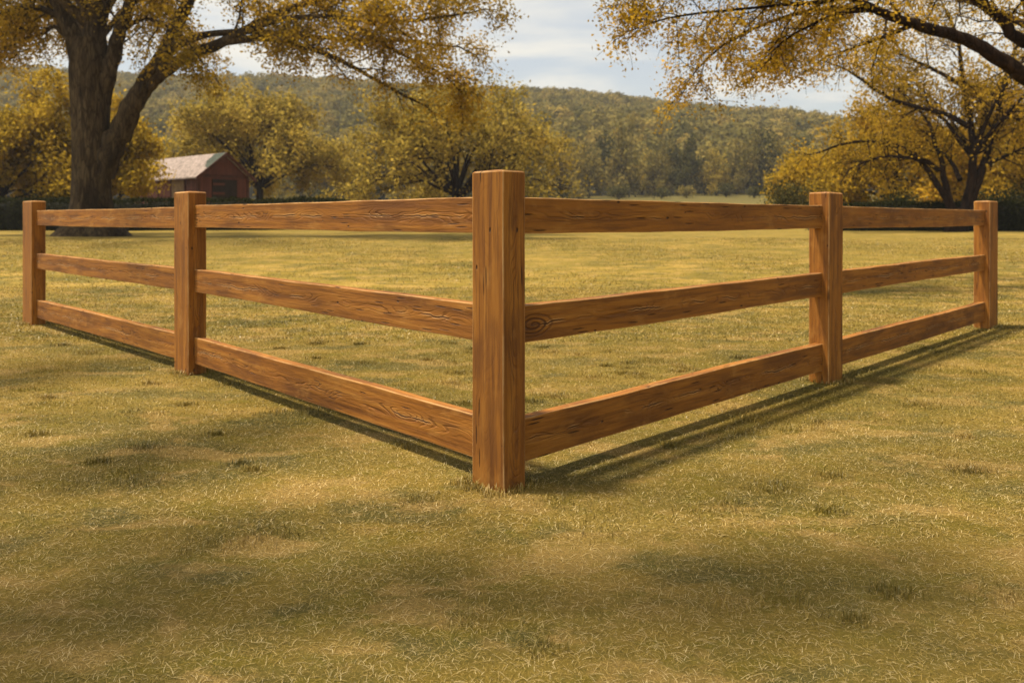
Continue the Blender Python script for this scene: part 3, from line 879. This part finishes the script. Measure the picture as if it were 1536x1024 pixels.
plant_field_tree('field_tree', 'golden tree behind the left limbs of the forked tree', 1345, 48, 37, 4.6, 7.6, 1.6, M_GOLD, n1=14, tr=.2, ls=.25, nleaf=22, low=-4)
plant_field_tree('field_tree', 'golden tree behind the far right end post of the fence', 1500, 46, 38, 4.4, 7.8, 1.6, M_GOLD, n1=14, tr=.2, ls=.25, nleaf=22, low=-4)


def bush(name, label, px, z, R, Ht, seed, mat, n=2600, ls=.16, group=None):
    r = np.random.default_rng(seed)
    x = (px - 768) / F * z
    root = thing(name, label, 'bush', (x, z, float(ground(x, z)) - .02), group)
    st = Buf(); lb = Buf(); cs = []
    for i in range(9):
        az = r.uniform(0, 6.28); rr = R * math.sqrt(r.random()) * .8
        tip = np.array([math.cos(az) * rr, math.sin(az) * rr, Ht * (1 - .5 * (rr / R) ** 2) * r.uniform(.75, 1)])
        pth = smooth_path([(0, 0, -.1), tip * .4 + (0, 0, .1 * Ht), tip], 7)
        tube(st, pth, np.linspace(.035, .01, 7), 5)
        m = n // 9
        c = tip * r.uniform(.25, 1.0, m)[:, None] ** .6 + r.normal(size=(m, 3)) * np.array([R * .27, R * .27, Ht * .13])
        cs.append(c[c[:, 2] > .05])
    link('stems', st.mesh('stems', M_BARK2, True), root)
    c = np.concatenate(cs)
    leaves(lb, c, ls * r.uniform(.6, 1.3, len(c)), r, .3)
    link('foliage', lb.mesh('foliage', mat, False, True), root)
    return root


bush('round_bush', 'grey green bush at the foot of the small yellow tree', 1178, 47, 1.7, 3.0, 51, M_BUSH)
bush('dark_bush', 'dark bush in the gap under the golden trees left of the forked trunk', 1352, 42, 1.4, 2.3, 52, M_HEDGE)
bush('dark_bush', 'dark bush behind the hedge right of the forked trunk', 1500, 41, 1.9, 2.4, 53, M_HEDGE)
bush('dark_bush', 'dark bush behind the hedge left of the big oak', 82, 42, 2.1, 2.4, 54, M_HEDGE)


# ------------------------------------------------------------------ clipped hedges
def hedge(label, x0, y0, x1, y1, top, seed, n):
    r = np.random.default_rng(seed)
    cx, cy = (x0 + x1) / 2, (y0 + y1) / 2; W = .7
    d = unit(np.array([x1 - x0, y1 - y0])); nr = np.array([-d[1], d[0]]); L = math.hypot(x1 - x0, y1 - y0)
    root = thing('clipped_hedge', label, 'hedge', (cx, cy, float(ground(cx, cy))))
    root.rotation_euler = (0, 0, math.atan2(d[1], d[0]))
    core = Buf(); ns = 40
    V = []
    for t in np.linspace(-L / 2, L / 2, ns):
        gx, gy = cx + d[0] * t, cy + d[1] * t
        g = float(ground(gx, gy) - ground(cx, cy)); hh = top * r.uniform(.93, 1.0) - .08
        for a, z in ((-W + .06, -.1), (-W + .1 + r.normal() * .03, hh * .6), (-W + .16, hh - .08), (-W * .5, hh), (W * .5, hh), (W - .16, hh - .08), (W - .1, hh * .6), (W - .06, -.1)):
            V.append((t, a, g + z))
    m = 8; Q = []
    for i in range(ns - 1):
        for a in range(m - 1):
            Q.append((i * m + a, (i + 1) * m + a, (i + 1) * m + a + 1, i * m + a + 1))
    core.add(V, Q, [(0, 1, 2), (0, 2, 3), (0, 3, 4), (0, 4, 5), (0, 5, 6), (0, 6, 7)])
    link('core', core.mesh('core', mat_plain('hedge_inside', (.012, .012, .006), .95), True), root)
    t = r.uniform(-L / 2 - .15, L / 2 + .15, n); u = r.random(n)
    per = top * 2 + 2 * W; s = u * per
    a = np.where(s < top, -W, np.where(s < top + 2 * W, -W + (s - top), W)); z = np.where(s < top, s, np.where(s < top + 2 * W, top, per - s))
    c = np.stack([t, a, z], 1) + r.normal(size=(n, 3)) * np.array([.05, .05, .05])
    c[:, 2] += ground(cx + d[0] * t, cy + d[1] * t) - float(ground(cx, cy)) + .04 * np.sin(t * 1.7) + .03 * np.sin(t * 4.1)
    lb = Buf(); leaves(lb, c, .11 * r.uniform(.6, 1.3, n), r, .2)
    link('foliage', lb.mesh('foliage', M_HEDGE, False, True), root)


hx0 = lambda px, z: (px - 768) / F * z
hedge('long dark clipped hedge behind the big oak, in front of the red shed', hx0(-150, 36.5), 36.5, hx0(520, 39), 39, 1.45, 61, 30000)
hedge('dark clipped hedge behind the forked tree, right side of the lawn', hx0(1215, 37), 37, hx0(1680, 34.5), 34.5, 1.25, 62, 22000)

# ------------------------------------------------------------------ the red shed
def box(buf, x0, x1, y0, y1, z0, z1):
    v = [(x, y, z) for z in (z0, z1) for y in (y0, y1) for x in (x0, x1)]
    buf.add(v, [(0, 2, 3, 1), (4, 5, 7, 6), (0, 1, 5, 4), (2, 6, 7, 3), (0, 4, 6, 2), (1, 3, 7, 5)])


def mat_boards(name, col, var):
    m, nt = newmat(name); n = N(nt)
    out = n('ShaderNodeOutputMaterial'); bs = n('ShaderNodeBsdfPrincipled')
    co = n('ShaderNodeTexCoord').outputs['Object']
    s = n('ShaderNodeSeparateXYZ', ins={0: co})
    l = n.math('MULTIPLY', n.math('ADD', s.outputs[0], s.outputs[1]), 5.5)
    fr = n.math('FRACT', l); fl = n.math('FLOOR', l)
    wn = n('ShaderNodeTexWhiteNoise', noise_dimensions='1D', ins={'W': fl}).outputs[0]
    a = n.noise(n.vmul(co, (6, 6, 1)), 1.0, 4, .6)
    c = n.mix(n.math('MULTIPLY', wn, .6), col, tuple(k * var for k in col))
    c = n.mix(n.range(a, .4, .7, 0, .5), c, tuple(k * .45 for k in col))
    gap = n.range(n.math('ABSOLUTE', n.math('SUBTRACT', fr, .5)), .44, .49)
    c = n.mix(n.math('MULTIPLY', gap, .8), c, (.01, .006, .004))
    nt.links.new(c, bs.inputs['Base Color']); bs.inputs['Roughness'].default_value = .9
    bp = n('ShaderNodeBump', ins={'Strength': .6, 'Distance': .02, 'Height': n.math('SUBTRACT', a, gap)})
    nt.links.new(bp.outputs[0], bs.inputs['Normal']); nt.links.new(bs.outputs[0], out.inputs[0])
    return m


M_RED = mat_boards('red_boards', (.150, .042, .023), .5)
M_TRIM = mat_plain('dark_red_trim', (.075, .026, .015), .8, .3)
M_ROOF = mat_plain('weathered_shingles', (.24, .195, .170), .9, .3, (2.2, 6, 6), (.37, .30, .265))
M_MOSS = mat_plain('mossy_edge', (.050, .060, .046), .9, .4, (4, 4, 4))
M_TAN = mat_plain('tan_panel', (.20, .135, .070), .85, .2)
M_DARK = mat_plain('dark_opening', (.022, .014, .010), .7, .3)
ZS = 50.0
sx_, sz_ = (297 - 768) / F * ZS, ZS
sg = float(ground(sx_, sz_))
th = math.radians(50)
shed = thing('wooden_shed', 'red brown board shed with a pale pitched roof', 'shed', (sx_, sz_, sg)); shed.rotation_euler = (0, 0, th)
# local x runs along the gable (to the right and back), local y along the ridge (to the left and back)
GW, SLn = 3.5, 8.8
EH = (HZ - 262) / F * ZS + H0 - sg; RH = EH + 1.40
b = Buf()
box(b, 0, GW, 0, SLn, -.3, EH)
b.add([(0, 0, EH), (GW, 0, EH), (GW / 2, 0, RH), (0, SLn, EH), (GW, SLn, EH), (GW / 2, SLn, RH)], [(0, 3, 5, 2), (1, 2, 5, 4)], [(0, 2, 1), (3, 4, 5)])
wall = link('wall', b.mesh('wall', M_RED), shed)
sl = (RH - EH) / (GW / 2)
ro = link('roof', None or bpy.data.meshes.new('roof'), shed)
b = Buf(); ov, oe, tk = .42, .34, .09
for sgn in (-1, 1):
    xr = GW / 2; xe = GW / 2 + sgn * (GW / 2 + oe); ze = EH - sl * oe
    nseg = 1
    v = [(xr, -ov, RH + .02), (xe, -ov, ze + .02), (xe, SLn + ov, ze + .02), (xr, SLn + ov, RH + .02), (xr, -ov, RH + .02 + tk), (xe, -ov, ze + .02 + tk), (xe, SLn + ov, ze + .02 + tk), (xr, SLn + ov, RH + .02 + tk)]
    b.add(v, [(0, 1, 2, 3), (4, 7, 6, 5), (0, 4, 5, 1), (1, 5, 6, 2), (2, 6, 7, 3)])
ro.data = b.mesh('roof', M_ROOF); fix_normals(ro.data)
b = Buf()
for sgn in (-1, 1):
    xr = GW / 2; xe = GW / 2 + sgn * (GW / 2 + oe + .03); ze = EH - sl * (oe + .03)
    v = [(xr, -ov - .05, RH - .12), (xe, -ov - .05, ze - .12), (xe, -ov - .05, ze + .13), (xr, -ov - .05, RH + .13), (xr, -ov - .004, RH - .12), (xe, -ov - .004, ze - .12), (xe, -ov - .004, ze + .13), (xr, -ov - .004, RH + .13)]
    b.add(v, [(0, 1, 2, 3), (4, 7, 6, 5), (0, 4, 5, 1), (1, 5, 6, 2), (2, 6, 7, 3)])
me = b.mesh('bargeboard', M_TRIM); fix_normals(me); link('bargeboard', me, ro)
b = Buf()     # mossy strip laid on the roof by the gable edge
xr, xe = GW / 2 - .02, GW / 2 - 1.35; z0, z1 = RH + .02 + tk + .006 - .02 * sl, RH + .02 + tk + .006 - 1.35 * sl
b.add([(xr, -ov + .02, z0), (xe, -ov + .02, z1), (xe + .15, .15, z1 + .15 * sl), (xe + .7, .9, z1 + .7 * sl), (xr, 1.0, z0)], None, [(0, 1, 2), (0, 2, 3), (0, 3, 4)])
me = b.mesh('moss_patch', M_MOSS); link('moss_patch', me, ro)
b = Buf()
box(b, -.05, GW + .05, -.07, -.003, EH - .14, EH + .06)
for xx in (0, GW): box(b, xx - .09, xx + .09, -.075, .06, -.3, EH - .145)
for yy in (1.55, 3.4, 5.2): box(b, -.07, -.003, yy, yy + .16, -.3, EH - .05)
link('trim', b.mesh('trim', M_TRIM), shed)
b = Buf(); box(b, .95, 2.7, -.055, -.003, .05, EH - .25); dr = link('door', b.mesh('door', M_DARK), shed)
for zz in (.5, 1.2, 1.9, 2.5):
    b = Buf(); box(b, .97, 1.8, -.085, -.058, zz, zz + .16); link('door_board', b.mesh('door_board', M_RED), dr)
b = Buf(); box(b, -.05, -.003, 1.75, 3.35, .2, EH - .3); link('panel', b.mesh('panel', M_TAN), shed)

# ------------------------------------------------------------------ tree row along the far edge of the field
def row_proto(seed, R, Ht):
    T = field_tree(seed, R, Ht, 1.6, 12, .22, .5, 5, low=-4, n2=8, n3=4, spread=.45)
    lim = Buf()
    for b_ in T.limbs[1:]: lim.add(np.concatenate(b_.v), np.concatenate(b_.q))
    lim.add(np.concatenate(T.fine.v), np.concatenate(T.fine.q))
    c = np.concatenate(T.leaf); t = np.concatenate(T.ltint); lb = Buf()
    leaves(lb, c, .50 * T.rng.uniform(.6, 1.3, len(c)), T.rng, .5, .7, t)
    return T.limbs[0].mesh('trunk', M_BARK2, True), lim.mesh('branches', M_BARK2, True), lb


PROTO = []
for sd, R, Ht in ((71, 4.0, 9.0), (72, 3.4, 10.0), (73, 4.6, 8.0)):
    tm, bm_, lb = row_proto(sd, R, Ht)
    PROTO.append((tm, bm_, {kname: lb.mesh('crown', mt_, False, True) for kname, mt_ in (('woods', M_WOODS), ('olive', M_OLIVE), ('bush', M_BUSH))}))
rr = np.random.default_rng(77)
KIND = {'woods': 'grey green tree in the row along the far edge of the field', 'olive': 'tan gold tree in the row along the far edge of the field', 'bush': 'dark green tree in the row along the far edge of the field'}
for i in range(34):
    px = 425 + (1190 - 425) * (i + rr.uniform(-.35, .35)) / 33
    z = 136 + 12 * rr.random() + (6 if i % 2 else 0)
    x = (px - 768) / F * z
    kind = ('woods', 'bush', 'woods', 'olive', 'woods')[i % 5]
    tm, bm_, cm = PROTO[i % 3]
    gz = max(float(ground(x, z)), float(hill(x, z))) - .05
    root = thing('field_edge_tree', KIND[kind], 'tree', (x, z, gz), 'trees along the far edge of the field')
    s = rr.uniform(.75, 1.2); root.scale = (s * rr.uniform(.85, 1.1), s, s * rr.uniform(.85, 1.2)); root.rotation_euler = (0, 0, rr.uniform(0, 6.28))
    link('trunk', tm, root); link('branches', bm_, root); link('crown', cm[kind], root)
for i in range(16):
    px = 440 + 740 * (i + rr.uniform(-.3, .3)) / 15
    z = 130 + rr.uniform(-3, 3); R = rr.uniform(1.3, 2.4)
    bush('undergrowth_bush', 'low bush under the trees at the far edge of the field', px, z, R, R * rr.uniform(.9, 1.4), 300 + i, M_BUSH if i % 3 else M_WOODS, 500, .42, 'low bushes at the far edge of the field')

# ------------------------------------------------------------------ the wood on the hill (stuff)
rng = np.random.default_rng(99)
b = Buf()
pts = []
step = 4.9
for j_, yy in enumerate(np.arange(150, 470, step * .9)):
    for xx in np.arange(-.74 * yy - 10 + (j_ % 2) * step / 2, .62 * yy + 10, step):
        pts.append((xx + rng.uniform(-.3, .3) * step, yy + rng.uniform(-.3, .3) * step))
pts = np.array(pts)
zz = hill(pts[:, 0], pts[:, 1])
n = len(pts)
VAR = []
for v in range(9):
    r = np.random.default_rng(500 + v)
    m = 150
    u = r.normal(size=(m, 3)); u[:, 2] = np.abs(u[:, 2]) * 1.1 - .35; u /= np.linalg.norm(u, axis=1)[:, None]
    lob = 1 + .16 * np.sin(u[:, 0] * 4 + v) * np.sin(u[:, 1] * 5 + 2 * v) + .07 * r.normal(size=m)
    c = u * np.array([2.65, 2.65, 3.0]) * lob[:, None] + np.array([0, 0, 5.2])
    VAR.append((c, u + r.normal(size=(m, 3)) * .35))
keep = rng.random(n) > .06
tone = np.clip(.45 + .27 * rng.normal(size=n), 0, 1)
for i in np.nonzero(keep)[0]:
    c, nn = VAR[i % 9]
    a = rng.uniform(0, 6.28); s = rng.uniform(.8, 1.1); ca, sa = math.cos(a), math.sin(a)
    rot = lambda q: np.stack([q[:, 0] * ca - q[:, 1] * sa, q[:, 0] * sa + q[:, 1] * ca, q[:, 2]], 1)
    cc = rot(c) * (s, s, s * rng.uniform(.92, 1.08)) + np.array([pts[i, 0], pts[i, 1], zz[i]])
    nn = rot(nn); nn /= np.linalg.norm(nn, axis=1)[:, None]
    m = len(cc)
    t1 = np.cross(nn, rng.normal(size=(m, 3))); t1 /= np.linalg.norm(t1, axis=1)[:, None]; t2 = np.cross(nn, t1)
    hs = (.47 * s * rng.uniform(.7, 1.3, m))[:, None]
    b.add(np.stack([cc - t1 * hs, cc + t2 * hs * .8, cc + t1 * hs, cc - t2 * hs * .8], 1).reshape(-1, 3), np.arange(4 * m).reshape(-1, 4), qa=np.clip(tone[i] + rng.normal(size=m) * .10, 0, 1))
print('hill trees', int(keep.sum()), b.n // 4)
o = link('woods', b.mesh('woods', M_WOODS, False, True)); tag(o, 'dense autumn wood covering the whole hill', 'woods', kind='stuff')

# ------------------------------------------------------------------ air
b = Buf(); box(b, -640, 640, -60, 640, -7, 96)
m, nt = newmat('thin_haze'); n = N(nt)
out = n('ShaderNodeOutputMaterial')
pv = n('ShaderNodeVolumePrincipled'); pv.inputs['Color'].default_value = (.86, .90, .95, 1); pv.inputs['Density'].default_value = .0004; pv.inputs['Anisotropy'].default_value = .2
nt.links.new(pv.outputs[0], out.inputs['Volume'])
o = link('haze', b.mesh('haze', m)); tag(o, 'thin pale haze over the valley', 'haze', kind='stuff')

# ------------------------------------------------------------------ light
EL, PHI = math.radians(71), math.radians(4)
sd = np.array([-math.cos(PHI) * math.cos(EL), math.sin(PHI) * math.cos(EL), math.sin(EL)])
sun = bpy.data.lights.new('sun', 'SUN'); sun.energy = 4.7; sun.angle = math.radians(5.0); sun.color = (1.0, .86, .66)
so = bpy.data.objects.new('sun', sun); COL.objects.link(so)
so.rotation_euler = Vector(sd).to_track_quat('Z', 'Y').to_euler(); so.location = (-20, 20, 60)

w = bpy.data.worlds.new('World'); C.world = w; w.use_nodes = True
nt = w.node_tree
for x in list(nt.nodes): nt.nodes.remove(x)
n = N(nt)
out = n('ShaderNodeOutputWorld'); bg = n('ShaderNodeBackground')
sky = n('ShaderNodeTexSky'); sky.sky_type = 'NISHITA'; sky.sun_disc = False
sky.sun_elevation = EL; sky.sun_rotation = math.atan2(sd[0], sd[1])
sky.dust_density = 2.5; sky.air_density = 1.0; sky.ozone_density = 1.0
co = n('ShaderNodeTexCoord').outputs['Generated']
s = n('ShaderNodeSeparateXYZ', ins={0: co})
zz_ = n.math('MAXIMUM', n.math('ADD', s.outputs[2], .12), .03)
cv = n('ShaderNodeCombineXYZ', ins={0: n.math('DIVIDE', s.outputs[0], zz_), 1: n.math('DIVIDE', s.outputs[1], zz_), 2: 0.0}).outputs[0]
c1 = n.noise(n.vmul(cv, (.9, 1.3, 1)), 1.0, 6, .55, dist=.4)
cl = n.range(c1, .40, .62, .35, 1.0)
skyc = n.mix(cl, sky.outputs[0], (5.7, 5.65, 5.4))
fill_dir = n.math('MULTIPLY', n.math('ADD', s.outputs[0], s.outputs[1]), -.7071)      # added glow: unseen back-left sky brightened to light the fence's left faces
sky_gain = n.math('ADD', .48, n.range(fill_dir, -.05, .85, 0, 1.6))
sky_gain = n.math('ADD', sky_gain, n.range(s.outputs[1], .25, .7, 0, .66))
skyc = n.mix(1.0, skyc, n('ShaderNodeCombineColor', ins={0: sky_gain, 1: n.math('MULTIPLY', sky_gain, .975), 2: n.math('MULTIPLY', sky_gain, .92)}).outputs[0], 'MULTIPLY')
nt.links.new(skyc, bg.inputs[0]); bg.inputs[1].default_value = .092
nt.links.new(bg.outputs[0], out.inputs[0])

# ------------------------------------------------------------------ camera
cam = bpy.data.cameras.new('camera'); co_ = bpy.data.objects.new('camera', cam); COL.objects.link(co_)
co_.location = (0, 0, H0); co_.rotation_euler = (math.pi / 2, 0, 0)
cam.sensor_width = 36; cam.lens = F / 1536 * 36
cam.shift_y = -(512 - HZ) / 1536
cam.clip_start = .05; cam.clip_end = 6000
cam.dof.use_dof = True; cam.dof.focus_distance = 2.7; cam.dof.aperture_fstop = 4.0
C.camera = co_
C.view_settings.view_transform = 'Standard'; C.view_settings.look = 'None'; C.view_settings.gamma = 1.0
C.view_settings.exposure = 0.64
C.cycles.max_bounces = 6; C.cycles.diffuse_bounces = 3; C.cycles.transmission_bounces = 4; C.cycles.volume_bounces = 0
